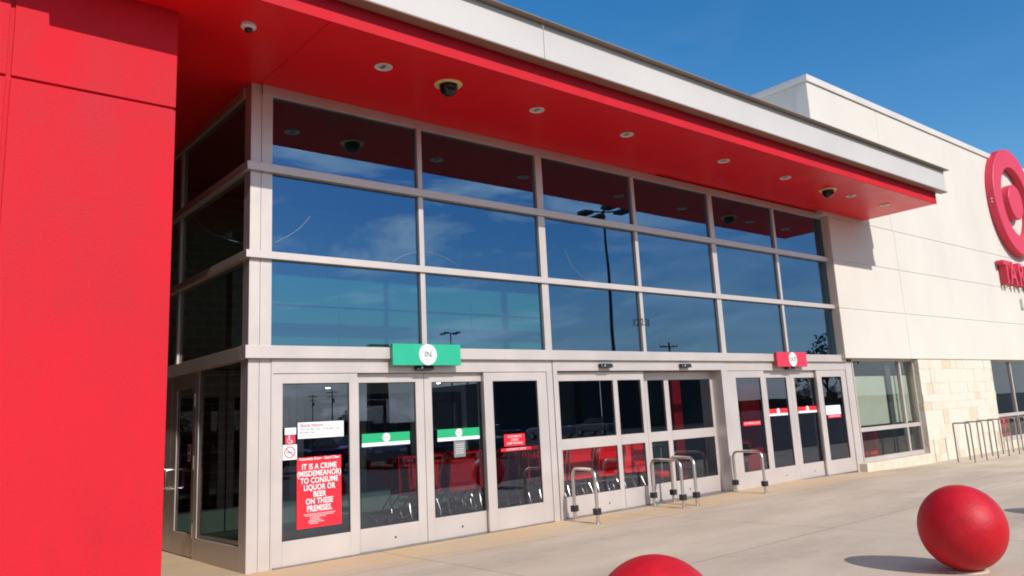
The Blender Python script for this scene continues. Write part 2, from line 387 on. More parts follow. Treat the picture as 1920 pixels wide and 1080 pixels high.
def leaf(name, xs, zs, x0, x1, z0, z1, y, holes_x, holes_z, gm=GLD, th=.045, parent=None, bolt=None, axis='y', gasket=True):
    """a framed leaf; holes_x / holes_z: spans of the openings"""
    f = MB()
    def bx(m, a, b, c, d, e0=0, e1=th):
        if axis == 'y': m.box(a, b, y+e0, y+e1, c, d)
        else: m.box(y+e0, y+e1, a, b, c, d)
    cur = x0
    for a, b in holes_x+[(x1, x1)]:
        if a > cur: bx(f, cur, a, z0, z1)
        cur = b
    for a, b in holes_x:
        cz = z0
        for c_, d_ in holes_z+[(z1, z1)]:
            if c_ > cz: bx(f, a, b, cz, c_)
            cz = d_
    o = f.build(name, ALU, parent or B, bevel=.0035)
    for a, b in holes_x:
        for c_, d_ in holes_z:
            p = MB(); bx(p, a, b, c_, d_, th*.45, th*.45+.006); p.build('glass_pane', gm, o)
            if gasket:
                q = MB()
                for (aa, bb, cc, dd) in ((a, a+.008, c_, d_), (b-.008, b, c_, d_), (a+.008, b-.008, c_, c_+.008), (a+.008, b-.008, d_-.008, d_)): bx(q, aa, bb, cc, dd, th*.3, th*.44)
                q.build('gasket', ALUD, o)
    if bolt is not None:
        bm_ = MB(); bm_.lathe([(0, -.004), (.014, -.004), (.014, .001), (0, .001)], (bolt, y, z0+.12), 12, 'y'); bm_.build('lock_cylinder', BLK, o)
    return o
def D(X, Z, d):                               # moves a point on the front plane back to depth d along the sight line
    k = (9.264+d)/9.264; return CX+(X-CX)*k, 1.5+(Z-1.5)*k
# frame posts and transom boxes of the three entrances
for a_ in ((.273, .295, -.012, .09, 0, 2.38), (4.575, 4.69, -.012, .12, 0, 2.38), (4.70, 4.785, -.02, .12, 0, 2.38), (8.93, 9.03, -.02, .30, 0, 2.38), (9.04, 9.12, -.012, .12, -.01, 2.38), (13.52, 13.80, -.02, .12, -.12, 2.38)):
    MB().box(*a_).build('door_post', ALU, B, bevel=.003)
h = MB(); h.box(.295, 4.575, -.012, .12, 2.205, 2.38); h.box(4.785, 8.93, -.02, .30, 2.215, 2.38); h.box(9.12, 13.52, -.012, .12, 2.20, 2.38)
h.build('door_header', ALU, B, bevel=.003)
# left entrance (IN)
LFA = []
LFA.append(leaf('door_sidelight', 0, 0, .298, 1.395, .012, 2.20, 0.0, [(.415, 1.28)], [(.285, 2.085)], bolt=None))
def leafD(name, X0, X1, gx, gz_, d, z0=.012, z1=2.2, bolt=None, gm=GLD):
    k = (9.264+d)/9.264; f = lambda X: CX+(X-CX)*k; fz = lambda Z: 1.5+(Z-1.5)*k
    return leaf(name, 0, 0, f(X0), f(X1), z0, z1, d, [(f(a), f(b)) for a, b in gx], [(fz(a), fz(b)) for a, b in gz_], bolt=None if bolt is None else f(bolt), gm=gm)
LFA.append(leafD('sliding_door', 1.36, 2.376, [(1.41, 2.248)], [(.295, 2.08)], .065, bolt=1.90))
LFA.append(leafD('sliding_door', 2.383, 3.42, [(2.50, 3.34)], [(.30, 2.075)], .065, bolt=2.93))
LFA.append(leaf('door_sidelight', 0, 0, 3.385, 4.572, .012, 2.20, 0.0, [(3.54, 4.385)], [(.30, 2.075)]))
# middle entrance (wide, recessed right half)
leafD('sliding_door', 4.79, 6.77, [(4.815, 6.02), (6.12, 6.69)], [(.32, 1.015), (1.175, 2.06)], .06, bolt=5.75, gm=GLC)
leafD('sliding_door', 6.775, 8.665, [(6.85, 7.285), (7.40, 8.575)], [(.325, 1.015), (1.175, 2.05)], .22, bolt=7.75, gm=GLC)
# right entrance (OUT)
leaf('door_sidelight', 0, 0, 9.13, 10.33, .0, 2.195, 0, [(9.38, 10.2)], [(.30, 2.065)])
leafD('sliding_door', 10.2, 11.245, [(10.385, 11.11)], [(.30, 2.055)], .065, z0=.0, bolt=10.75)
leafD('sliding_door', 11.25, 12.33, [(11.40, 12.19)], [(.30, 2.045)], .065, z0=.0, bolt=11.8)
leaf('door_sidelight', 0, 0, 12.29, 13.515, -.01, 2.195, 0, [(12.48, 13.31)], [(.29, 2.055)])
t = MB(); t.box(.3, 4.57, -.03, .16, -.02, .011); t.box(4.79, 8.92, -.03, .3, -.02, .011); t.box(9.13, 13.5, -.03, .16, -.06, -.001)
t.build('threshold', STEELD, B)

# side of the glazed vestibule (runs back from the corner)
YS = 7.6
for z0, z1 in ROWS[1:]: MB().box(-.06, .09, .092, YS, z0, z1).build('transom', ALU, B, bevel=.003)
MB().box(-.02, .09, .202, YS, *ROWS[0]).build('head_frame', ALU, B, bevel=.003)
MB().box(-.06, .09, .092, YS, 2.38, 2.53).build('header_band', ALU, B, bevel=.003)
ym = [2.64, 5.1]
for z0, z1 in segs:
    for y in ym: MB().box(-.015, .07, y-.0375, y+.0375, z0, z1).build('mullion', ALU, B, bevel=.003)
    for a, b in ((.2, 2.60), (2.68, 5.06), (5.14, YS)): MB().box(.02, .026, a, b, z0, z1).build('window_pane', GLS, B)
# side doors: sidelight, then a pair of hinged doors
leaf('side_sidelight', 0, 0, .202, 1.765, 0, 2.378, .0, [(.225, 1.68)], [(.27, 2.365)], gm=GLS, axis='x')
for a_ in ((1.775, 1.82), (3.90, 4.0)): MB().box(0, .1, *a_, 0, 2.378).build('door_post', ALU, B, bevel=.003)
sdo = []
for a, b, gl_ in ((1.825, 2.835, (1.93, 2.60)), (2.85, 3.895, (3.09, 3.79))):
    o = leaf('hinged_door', 0, 0, a, b, .012, 2.375, .008, [gl_], [(.30, 2.17)], gm=GLS, axis='x'); sdo.append(o)
    yy = b-.14 if a < 2.5 else a+.14
    hd = MB(); hd.tube([(.008, yy, 1.10), (-.07, yy, 1.10), (-.085, yy, 1.085), (-.085, yy, .86), (-.07, yy, .845), (.008, yy, .845)], .011, 8)
    hd.build('pull_handle', STEEL, o, smooth=True)
    hb = MB()
    hb.tube([(.1, a+.1, 1.08), (.1, b-.1, 1.08)], .013, 8); hb.build('push_bar', STEEL, o, smooth=True)
    hi = a-.002 if a < 2.5 else b+.002
    for z in (.35, 1.2, 2.0):
        MB().lathe([(.0, z-.09), (.013, z-.09), (.013, z+.09), (0, z+.09)], (-.005, hi, 0), 10).build('hinge', STEEL, o, smooth=True)
leaf('side_sidelight', 0, 0, 4.02, YS, 0, 2.378, .0, [(4.1, 5.6), (5.7, YS-.1)], [(.27, 2.3)], gm=GLS, axis='x')

# vestibule interior
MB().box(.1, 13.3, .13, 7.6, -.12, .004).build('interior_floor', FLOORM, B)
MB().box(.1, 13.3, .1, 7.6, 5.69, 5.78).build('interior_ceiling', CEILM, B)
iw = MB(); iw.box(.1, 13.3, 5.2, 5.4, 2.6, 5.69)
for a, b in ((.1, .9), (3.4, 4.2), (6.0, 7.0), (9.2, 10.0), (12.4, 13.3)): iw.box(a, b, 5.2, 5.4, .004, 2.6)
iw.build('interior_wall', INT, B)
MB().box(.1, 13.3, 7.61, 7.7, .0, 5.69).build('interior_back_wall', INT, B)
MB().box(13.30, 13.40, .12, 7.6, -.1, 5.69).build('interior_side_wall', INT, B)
MB().box(12.55, 13.29, 2.2, 2.5, 0, 2.1).build('interior_red_panel', CART, B)
MB().box(11.05, 11.35, 3.0, 3.3, 0, 3.2).build('interior_red_column', CART, B)
for q in range(5):
    leaf('inner_door', 0, 0, .12+q*1.22, 1.32+q*1.22, .01, 2.6, 4.4, [(.24+q*1.22, 1.20+q*1.22)], [(.38, 2.15)], gm=GLD, gasket=False)
MB().box(.12, 6.2, 4.36, 4.40, 2.62, 5.6).build('interior_upper_wall', INTL, B)
bh = MB(); bh.box(.2, 5.6, 1.1, 1.3, 2.62, 3.62);  # pale panel added to catch the sun and glow teal through the glass
for z in (2.90, 3.22): bh.box(.5, 5.6, 1.06, 1.099, z, z+.05)  # ledges shaped to break the added glow into bands
for x in (1.7, 4.0): bh.box(x, x+.05, 1.08, 1.099, 2.63, 3.40)
bh.build('added_glow_panel', INTL, B)
bl = MB()
for r in range(13):
    for q in range(9):
        x = 2.3+q*.42+(.21 if r % 2 else 0); bl.box(x-2, x-1.6, 5.0, 5.15, .01+r*.15, .145+r*.15)
bl.build('interior_block_wall', BRICKI, B)
cl = MB()
for i in range(6): cl.box(.6+i*2.1, 1.9+i*2.1, 3.6, 3.75, 5.2, 5.3)
for i in range(4): cl.box(1.5+i*3.0, 1.58+i*3, 4.6, 4.7, 2.6, 5.69)
cl.build('interior_trim', CEILM, B)

# main wall to the right
XL, XR = 13.30, 48.
wy0, wy1 = -.18, .16
bands = [(2.45, 3.563), (3.577, 4.683), (4.697, 5.703), (5.717, 8.97)]
wm = MB()
for z0, z1 in bands:
    cuts = [XL, 16.5, 27.2, 38, XR] if z0 < 5.7 else [13.08, 16.42, 27.2, XR]
    for i in range(len(cuts)-1):
        a = cuts[i]+(.006 if i else 0); b = cuts[i+1]-.006
        wm.box(a, b, wy0, wy1, z0, z1)
wm.build('cream_wall', WALL, B, bevel=.013)
MB().box(XL+.02, XR-.02, wy0+.014, wy1-.02, 2.47, 8.95).build('joint_backing', COPE, B)
cp = MB(); cp.box(13.04, XR, wy0-.045, .3, 8.97, 9.14); cp.box(13.04, 13.45, .3, 22, 8.97, 9.14); cp.build('wall_coping', COPE, B, bevel=.006)
MB().box(13.09, 13.40, wy1, 22, 6.0, 8.97).build('return_wall', WALL, B)
# stone pier
def ashlar(xa, xb, za, zb, y, depth, name):
    vs = MB(); tones = []; z = za; k = 0
    while z < zb-.02:
        h = random.choice((.2, .28, .36)); h = min(h, zb-z)
        if zb-z-h < .1: h = zb-z
        x = xa
        while x < xb-.02:
            l = random.uniform(.28, .62); l = min(l, xb-x)
            if xb-x-l < .15: l = xb-x
            pr_ = random.uniform(-.006, .007)
            vs.box(x+.001, x+l-.001, y-pr_, y+depth, z+.001, z+h-.001); tones += [random.choice((.05, .25, .35, .6, .8, .9, .95, .7))]*6
            x += l
        z += h
    me = vs.mesh(name, STONE, fix=False)
    at = me.attributes.new('tone', 'FLOAT', 'FACE')
    for i, v in enumerate(tones): at.data[i].value = v
    o = bpy.data.objects.new(name, me); COL.objects.link(o); o.parent = B
    b = o.modifiers.new('bevel', 'BEVEL'); b.width = .003; b.segments = 2
    return o
ashlar(16.86, 21.52, -.2, 2.43, -.165, .2, 'stone_pier')
MB().box(16.88, 21.5, -.155, .3, -.2, 2.44).build('pier_core', BLOCK, B)
ashlar(27.5, 31.5, -.2, 2.43, -.165, .2, 'stone_pier')
# low sill walls and ground-floor windows
for a, b in ((13.6, 16.858), (21.53, 27.49), (31.51, 47)):
    MB().box(a, b, -.2, .16, -.22, .135).build('stone_sill_wall', BLOCK, B, bevel=.01)
def win(xa, xb, mulls, zb=.135, zmid=(.805, .895), zt=2.45):
    m = MB(); m.box(xa, xa+.04, -.03, .07, zb, zt); m.box(xb-.04, xb, -.03, .07, zb, zt)
    m.box(xa+.04, xb-.04, -.03, .07, zb, zb+.1); m.box(xa+.04, xb-.04, -.03, .07, zt-.05, zt)
    xs = [xa+.04]+mulls+[xb-.04]
    for u in mulls: m.box(u-.035, u+.035, -.025, .07, zb+.1, zt-.05)
    for i in range(len(xs)-1):
        a = xs[i]+(.035 if i else 0); b = xs[i+1]-(.035 if i < len(xs)-2 else 0); m.box(a, b, -.027, .068, *zmid)
    o = m.build('window', ALU, B, bevel=.003)
    for i in range(len(xs)-1):
        a = xs[i]+(.035 if i else 0); b = xs[i+1]-(.035 if i < len(xs)-2 else 0)
        for z0, z1 in ((zb+.1, zmid[0]), (zmid[1], zt-.05)): MB().box(a, b, .02, .026, z0, z1).build('pane', GLW, o)
win(13.81, 16.86, [16.14]); win(21.53, 27.48, [23.4, 25.3]); win(31.52, 36.9, [33.4, 35.3])
MB().box(13.9, 16.8, .16, .18, .93, 2.06).build('window_shade', BLIND, B)
MB().box(15.62, 15.85, .10, .12, .9, 2.35).build('shade_edge', INT, B)
MB().box(13.4, 47, .17, 6, -.14, -.05).build('interior_floor', FLOORM, B)
MB().box(13.41, 47, 5.8, 6, -.05, 2.6).build('interior_back_wall', INT, B)
MB().box(13.41, 47, .17, 6, 2.6, 2.7).build('interior_ceiling', CEILM, B)
cb = MB()
for i in range(5): cb.box(14.0+i*.62, 14.5+i*.62, 1.2, 1.7, -.05, .72)
cb.box(21.9, 24.9, .8, 1.3, -.05, .75); cb.build('interior_bench', CART, B)

# ------------------------------------------------------------ ceiling fittings
ORD = ['first', 'second', 'third', 'fourth', 'fifth', 'sixth', 'seventh', 'eighth']
dl = thing('recessed_light', (1.11, -1.29, ZT), 'recessed round downlight at the left end of the row, nearest the door corner', 'downlight', 'round downlights in the red soffit')
m = MB(); m.lathe([(.072, -.001), (.105, -.001), (.110, -.010), (.104, -.015), (.080, -.012), (.072, -.001)], n=32); m.build('trim_ring', WHT, dl, smooth=True)
m = MB(); m.lathe([(.074, -.002), (.066, -.0035), (.05, -.005), (.02, -.006), (0, -.006)], n=24); m.build('reflector', REFL, dl, smooth=True)
m = MB(); m.box(-.026, .018, -.05, .05, -.013, -.006); m.build('lamp_tube', LENS, dl, bevel=.004)
xs = [3.58, 5.43, 7.92, 9.87, 12.38, 13.88]
names = ['second downlight from the left, just right of the nearer black dome camera', 'third downlight from the left, above the middle of the glazing',
         'fourth downlight from the left in the red soffit', 'fifth downlight, left of the farther black dome camera',
         'sixth downlight, just right of the farther black dome camera', 'last downlight at the far right end of the red soffit']
for x, l in zip(xs, names): dup(dl, (x, -1.26, ZT), label='recessed round '+l)
dm = thing('dome_camera', (2.06, -1.28, ZT), 'large black dome camera with tan trim ring, nearer one under the soffit', 'security camera', 'black dome cameras under the canopy')
m = MB(); m.lathe([(.11, .0), (.18, .0), (.182, -.006), (.172, -.014), (.125, -.016), (.11, -.004)], n=36); m.build('trim_ring', CREAM, dm, smooth=True)
m = MB(); m.lathe([(.118, -.012)]+[(.118*math.cos(a), -.035-.125*math.sin(a)) for a in [i*math.pi/20 for i in range(11)]], n=32); m.build('dome', BLKG, dm, smooth=True)
dup(dm, (11.5, -1.22, ZT), label='black dome camera with tan trim ring near the far right end of the soffit')
sc = thing('small_camera', (-.575, -1.40, ZT), 'small white dome camera on the soffit above the corner column', 'security camera')
m = MB(); m.lathe([(0, 0), (.078, 0), (.082, -.012), (.078, -.04), (.062, -.052), (.045, -.054), (0, -.054)], n=28); m.build('housing', WHT, sc, smooth=True)
m = MB(); m.lathe([(.04, -.054)]+[(.042*math.cos(a), -.058-.042*math.sin(a)) for a in [i*math.pi/16 for i in range(9)]], n=20); m.build('dome', BLKG, sc, smooth=True)

# ------------------------------------------------------------ signs over the doors
def doorsign(x0, x1, z0, z1, y, m, word, label, cx, rr):
    t = thing('door_sign', ((x0+x1)/2, y, (z0+z1)/2), label, 'sign')
    w_, h_ = (x1-x0)/2, (z1-z0)/2
    b = MB(); b.box(-w_, w_, 0, .05, -h_, h_); b.build('sign_board', m, t, bevel=.004)
    d = MB(); d.lathe([(0, -.012), (rr, -.012), (rr, -.001), (0, -.001)], (cx-(x0+x1)/2, 0, 0), 40, 'y'); o = d.build('disc', WHT, t)
    text(word, rr*.82, 'lettering', INK, t, (cx-(x0+x1)/2, -.0145, 0), ext=.001)
    f = MB(); f.box(-w_*.6, -w_*.5, .05, -y-.076, -.05, .05); f.box(w_*.5, w_*.6, .05, -y-.076, -.05, .05); f.build('bracket', BLK, t)
    return t
def atd(X, d):
    k = (9.264+d)/9.264; return CX+(X-CX)*k
def zd(Z, d):
    k = (9.264+d)/9.264; return 1.5+(Z-1.5)*k
doorsign(1.825, 2.895, 2.29, 2.572, -.15, GREEN, 'IN', 'green board with white disc reading IN above the left entrance', 2.355, .14)
doorsign(10.63, 11.73, 2.265, 2.56, -.15, REDL, 'OUT', 'red board with white disc reading OUT above the right entrance', 11.19, .145)
s0 = thing('motion_sensor', (2.36, -.03, 2.265), 'black door sensor under the green IN board', 'sensor', 'black sensors over the doors')
m = MB(); m.prism([(-.07, -.03), (.02, -.035), (.02, .035), (-.05, .035)], 'x', -.13, .13)
m.build('housing', BLK, s0, bevel=.006)
MB().lathe([(0, -.003), (.012, -.003), (.012, .002), (0, .002)], (-.06, -.066, 0), 12, 'y').build('lens', REFL, s0)
for x, l in ((5.81, 'black door sensor above the left leaf of the wide middle entrance'), (7.83, 'black door sensor above the right leaf of the wide middle entrance'),
             (11.19, 'black door sensor under the red OUT board')):
    dup(s0, (x, -.045, 2.29 if x < 10 else 2.245), label=l)

# ------------------------------------------------------------ stickers and notices on the door glass
def plate(name, label, x0, x1, z0, z1, y, m, cat='sticker', th=.002, group=None):
    t = thing(name, ((x0+x1)/2, y, (z0+z1)/2), label, cat, group)
    MB().box(-(x1-x0)/2, (x1-x0)/2, -th, 0, -(z1-z0)/2, (z1-z0)/2).build('sheet', m, t)
    return t
YG = .016
t = plate('warning_poster', 'large red poster reading IT IS A CRIME on the leftmost door glass', .598, 1.168, .395, 1.165, YG, REDS, 'poster')
for i, ln in enumerate(['IT IS A CRIME', '(MISDEMEANOR)', 'TO CONSUME', 'LIQUOR OR', 'BEER', 'ON THESE', 'PREMISES.']):
    text(ln, .090, 'lettering', PAPER, t, (0, -.004, .315-i*.0805), off=.0020, xs=.80, spacing=1.05, ext=.0006)
text('________________', .04, 'lettering', PAPER, t, (0, -.004, -.185), ext=.0006)
for i, (wd, dx) in enumerate(((.40, 0), (.36, 0), (.20, -.02), (.12, -.06), (.16, -.05), (.2, -.04), (.10, -.07))):
    m = MB()
    x = dx-wd/2
    while x < dx+wd/2: 
        l = random.uniform(.012, .03); m.box(x, min(x+l, dx+wd/2), -.0032, -.002, -.232-i*.018, -.226-i*.018); x += l+.006
    m.build('fine_print', PAPER, t)
t = plate('door_strip', 'red strip reading Automatic Door above the large red poster', .60, 1.17, 1.168, 1.21, YG, REDS)
text('Automatic Door - Stand Clear', .043, 'lettering', PAPER, t, (0, -.004, 0), off=.0009, ext=.0006, xs=.98)
t = plate('store_hours_sign', 'white store hours notice on the leftmost door glass', .61, 1.205, 1.43, 1.62, YG, PAPER, 'notice')
text('Store Hours', .058, 'lettering', REDS, t, (-.27, -.004, .058), align='LEFT', off=.0008, ext=.0006)
text('Mon-Thu 8am-10pm  Fri-Sat 8am-11pm', .033, 'lettering', INK, t, (-.27, -.004, .012), align='LEFT', ext=.0006, xs=.98)
text('Sun 8am-10pm', .033, 'lettering', INK, t, (-.27, -.004, -.024), align='LEFT', ext=.0006)
MB().box(-.27, .05, -.003, -.002, -.065, -.060).build('fine_print', REDS, t)
t = plate('small_notice', 'small white label above the pink wheelchair sticker on the leftmost door', .45, .59, 1.485, 1.565, YG, PAPER)
MB().box(-.05, .03, -.003, -.002, .0, .006).build('fine_print', INK, t)
t = plate('wheelchair_sticker', 'pink wheelchair access sticker on the leftmost door glass', .455, .58, 1.375, 1.48, YG, REDL)
m = MB(); m.tube([(.028*math.cos(a)-.008, -.003, .028*math.sin(a)-.012) for a in [R(100)+i*R(24) for i in range(11)]], .0045, 6)
m.tube([(-.012, -.003, .03), (-.008, -.003, -.008), (.018, -.003, -.008), (.028, -.003, -.036)], .0045, 6)
m.lathe([(0, -.004), (.009, -.004), (.009, -.001), (0, -.001)], (-.013, 0, .040), 12, 'y'); m.build('symbol', PAPER, t)
t = plate('no_smoking_sticker', 'white no smoking sticker below the pink wheelchair sticker', .425, .60, 1.195, 1.37, YG, PAPER)
m = MB(); m.tube([(.062*math.cos(a), -.003, .062*math.sin(a)) for a in [i*math.pi/16 for i in range(33)]], .006, 6)
m.tube([(-.043, -.004, .043), (.043, -.004, -.043)], .005, 6); m.build('prohibition_ring', REDS, t)
MB().box(-.04, .03, -.003, -.002, -.006, .006).build('cigarette', INK, t)
def band(X0, X1, Z0, Z1, d, m, label, n='door_band', cr_=.055):
    x0, x1, z0, z1 = atd(X0, d), atd(X1, d), zd(Z0, d), zd(Z1, d)
    t = thing(n, ((x0+x1)/2, d, (z0+z1)/2), label, 'sticker', 'coloured bands on the sliding doors')
    w_, h_ = (x1-x0)/2, (z1-z0)/2
    MB().box(-w_, w_, -.002, 0, -h_+.045, h_).build('colour_band', m, t)
    MB().box(-w_, w_, -.002, 0, -h_, -h_+.045).build('white_stripe', PAPER, t)
    MB().lathe([(0, -.004), (cr_, -.004), (cr_, -.0025), (0, -.0025)], (0, 0, .022), 28, 'y').build('disc', PAPER, t)
    text('IN' if m == GREENS else 'OUT', cr_*.8, 'lettering', INK, t, (0, -.005, .022), ext=.0005)
    return t
dz = .065+.0185
band(1.445, 2.14, 1.28, 1.44, dz, GREENS, 'green band with white disc on the left sliding door under the IN board')
band(2.57, 3.27, 1.28, 1.437, dz, GREENS, 'green band with white disc on the right sliding door under the IN board')
band(10.36, 11.03, 1.30, 1.437, dz, REDS, 'red band with white disc on the left sliding door under the OUT board')
band(11.42, 12.14, 1.315, 1.445, dz, REDS, 'red band with white disc on the right sliding door under the OUT board')
t = plate('paper_notice', 'grey paper notice below the green band on the right sliding IN door', atd(2.83, .085), atd(3.02, .085), 1.05, 1.27, .083, LENS, 'notice')
m = MB(); [m.box(-.07, .07, -.003, -.002, .06-i*.03, .066-i*.03) for i in range(5)]; m.build('fine_print', PAPER, t)
t = plate('red_sticker', 'square red sticker on the fixed glass right of the IN doors', 3.715, 4.10, 1.14, 1.31, YG, REDS)
for i, q in enumerate(('AUTOMATIC', 'DOOR', 'KEEP MOVING')): text(q, .045, 'lettering', PAPER, t, (0, -.004, .048-i*.048), ext=.0005)
t = plate('red_strip_sticker', 'narrow red strip below the square red sticker right of the IN doors', 3.65, 4.21, 1.072, 1.115, YG, REDS)
text('AUTOMATIC DOOR', .04, 'lettering', PAPER, t, (0, -.004, 0), ext=.0005)
t = plate('red_strip_sticker', 'narrow red strip on the fixed glass left of the OUT doors', 9.50, 10.08, 1.15, 1.23, YG, REDS)
text('AUTOMATIC DOOR', .055, 'lettering', PAPER, t, (0, -.004, 0), ext=.0005)
t = plate('white_notice', 'white notice on the fixed glass right of the OUT doors', 12.53, 13.14, 1.24, 1.435, YG, PAPER, 'notice')
m = MB(); [m.box(-.25, .2, -.003, -.002, .05-i*.035, .058-i*.035) for i in range(4)]; m.build('fine_print', LENS, t)
t = plate('red_strip_sticker', 'narrow red strip below the white notice right of the OUT doors', 12.58, 13.14, 1.17, 1.236, YG, REDS)
text('AUTOMATIC DOOR', .05, 'lettering', PAPER, t, (0, -.004, 0), ext=.0005)
for i, (a, l) in enumerate(((2.02, 'pair of pink round stickers on the nearer side door'), (3.16, 'pair of pink round stickers on the farther side door'))):
    t = thing('push_pull_sticker', (.027, a+.07, 1.32), l, 'sticker', 'pink stickers on the side doors')
    MB().box(-.002, 0, -.055, .055, -.11, .11).build('sheet', PAPER, t)
    m = MB(); [m.lathe([(0, -.004), (.045, -.004), (.045, -.0025), (0, -.0025)], (0, 0, z), 20, 'x') for z in (-.055, .055)]; m.build('disc', REDL, t)
# street number on the glass
num = thing('address_number', (6.86, -.03, 3.04), 'dark street number 1223 on the middle of the upper glazing', 'number')
text('1', .17, 'digit', DIG, num, (-.19, .046, 0), ext=.001, off=.002)
text('2', .17, 'digit', DIG, num, (-.045, -.001, 0), ext=.001, off=.002)
text('2', .17, 'digit', DIG, num, (.055, .0, 0), ext=.001, off=.002)
text('3', .17, 'digit', DIG, num, (.165, .046, 0), ext=.001, off=.002)
# arc scratches left on the panes
def arc(pts, lab, side=False):
    m = MB(); P = [Vector(p) for p in pts]; out = []
    for i in range(len(P)-1):
        p0 = P[max(i-1, 0)]; p1 = P[i]; p2 = P[i+1]; p3 = P[min(i+2, len(P)-1)]
        for k in range(6):
            t = k/6; out.append(.5*((2*p1)+(-p0+p2)*t+(2*p0-5*p1+4*p2-p3)*t*t+(-p0+3*p1-3*p2+p3)*t**3))
    out.append(P[-1]); m.tube([(q.x, q.y, q.z) for q in out], .0036, 4)
    m.build('glass_scratch', SCR, B)
arc([(.32, .018, 3.80), (.508, .018, 3.913), (.647, .018, 4.031), (.774, .018, 4.184)], '')
arc([(1.95, .018, 3.70), (2.1, .018, 3.79), (2.25, .018, 3.845), (2.34, .018, 3.87)], '')
arc([(2.45, .018, 3.884), (2.65, .018, 3.87), (2.842, .018, 3.816), (3.05, .018, 3.72)], '')
arc([(5.138, .018, 4.179), (5.291, .018, 3.901), (5.576, .018, 3.718), (5.85, .018, 3.67)], '')
arc([(.016, 2.08, 4.552), (.016, 1.583, 4.253), (.016, .866, 3.992), (.016, .25, 3.80)], '')

# ------------------------------------------------------------ wall signs
ring = thing('ring_emblem', (25.06, -.2, 7.60), 'large red ring and dot emblem standing proud of the cream wall', 'wall sign')
n_ = 72
def annulus(R1, R0, ya, yb): return MB().lathe([(R0, ya), (R1, ya), (R1, yb), (R0, yb), (R0, ya)], n=n_, axis='y')
o = MB(); 
prof = [(1.18, -.24), (1.775, -.24), (1.79, -.225), (1.79, -.0), (1.18, -.0), (1.18, -.24)]
b0 = len(o.v); mct = len(prof)
for i in range(n_):
    a = 2*math.pi*i/n_
    for r, hgt in prof: o.v.append((r*math.cos(a), hgt, r*math.sin(a)))
for i in range(n_):
    for j in range(mct-1):
        a0 = i*mct+j; a1 = ((i+1) % n_)*mct+j; o.f.append((a0, a1, a1+1, a0+1))
o.build('ring', REDL, ring, smooth=True)
MB().lathe([(0, -.24), (.575, -.24), (.59, -.225), (.59, 0), (0, 0)], n=48, axis='y').build('bullseye', REDL, ring, smooth=True)
m = MB(); m.box(-1.798, -1.785, -.15, -.11, -.12, -.08); m.box(-1.798, -1.785, -.15, -.11, -.22, -.18); m.build('drain_cover', WHT, ring)
letters = thing('store_name_sign', (25.06, -.2, 5.08), 'red raised letters reading TARGET below the ring emblem', 'wall sign')
xs_ = [23.30, 23.78, 24.50, 25.22, 25.87, 26.42]
for chh, x in zip('TARGET', xs_):
    text(chh, 1.02, 'letter', REDL, letters, (x-25.06, -.12, 0.01), ext=.105, off=.018, xs=.86)
    MB().box(x-25.06-.03, x-25.06+.03, -.02, .02, -.34, .30).build('mount', CAPM, letters)
ll = thing('lower_wall_letter', (24.78, -.2, 4.25), 'white raised letter L cut by the right edge, below the red letters', 'wall sign')
MB().prism([(-.12, -.155), (.10, -.155), (.10, -.09), (-.04, -.09), (-.04, .155), (-.12, .155)], 'y', -.07, 0).build('letter', WHT, ll, bevel=.003)

# ------------------------------------------------------------ steel hoops at the doors
def hoop(name, p0, p1, h, r, m, label, group, cat, collars=True, rad=.12, parent_z=0):
    p0 = Vector(p0); p1 = Vector(p1); c = (p0+p1)/2; c.z = min(p0.z, p1.z)
    t = thing(name, c, label, cat, group)
    a = p0-c; b = p1-c; d = (b-a); d.z = 0; L_ = d.length; d.normalize(); pts = [tuple(a+Vector((0, 0, -.02)))]
    for i in range(9):
        g_ = math.pi/2*i/8; q = Vector((a.x, a.y, 0))+d*(rad*(1-math.cos(g_))); pts.append((q.x, q.y, h-rad+rad*math.sin(g_)))
    for i in range(9):
        g_ = math.pi/2*(1-i/8); q = Vector((b.x, b.y, 0))-d*(rad*(1-math.cos(g_))); pts.append((q.x, q.y, h-rad+rad*math.sin(g_)))
    pts.append(tuple(b+Vector((0, 0, -.02))))
    MB().tube(pts, r, 14).build('hoop_tube', m, t, smooth=True)
    if collars:
        for q in (a, b):
            o = MB().box(-.045, .045, -.045, .045, -.045, .045).build('collar', BLK, t, bevel=.006); o.location = (q.x, q.y, .165); o.rotation_euler.z = random.uniform(-.15, .15)
            m2 = MB().lathe([(.055, -.004), (.055, .006), (.03, .01)], (0, 0, 0), 16).build('base_flange', m, t, smooth=True); m2.location = (q.x, q.y, 0)
    return t
GR = 'steel hoops in front of the sliding doors'
hoop('steel_hoop', (4.865, -.14, 0), (4.715, -.77, 0), .745, .026, STEEL, 'leftmost steel hoop barrier, standing at the left edge of the wide middle entrance', GR, 'hoop barrier')
hoop('steel_hoop', (6.715, -.07, 0), (6.61, -.775, 0), .735, .026, STEEL, 'second steel hoop barrier from the left, left one of the close pair', GR, 'hoop barrier')
hoop('steel_hoop', (7.20, -.08, 0), (6.97, -.755, 0), .745, .026, STEEL, 'third steel hoop barrier from the left, right one of the close pair', GR, 'hoop barrier')
hoop('steel_hoop', (8.94, -.09, 0), (8.86, -.765, 0), .72, .026, STEEL, 'rightmost steel hoop barrier, in front of the OUT entrance', GR, 'hoop barrier')
rk = 'narrow bike hoops in front of the stone pier'
for i in range(11):
    x = 17.05+.69*i
    hoop('bike_rack_hoop', (x, -1.10-.01*i, gz(x)), (x+.02, -.70-.01*i, gz(x)), .93, .017, STEELD, '%s grey bike rack hoop counting from the left, by the stone pier' % (ORD+['ninth', 'tenth', 'eleventh'])[i], rk, 'bike rack', collars=False, rad=.035)

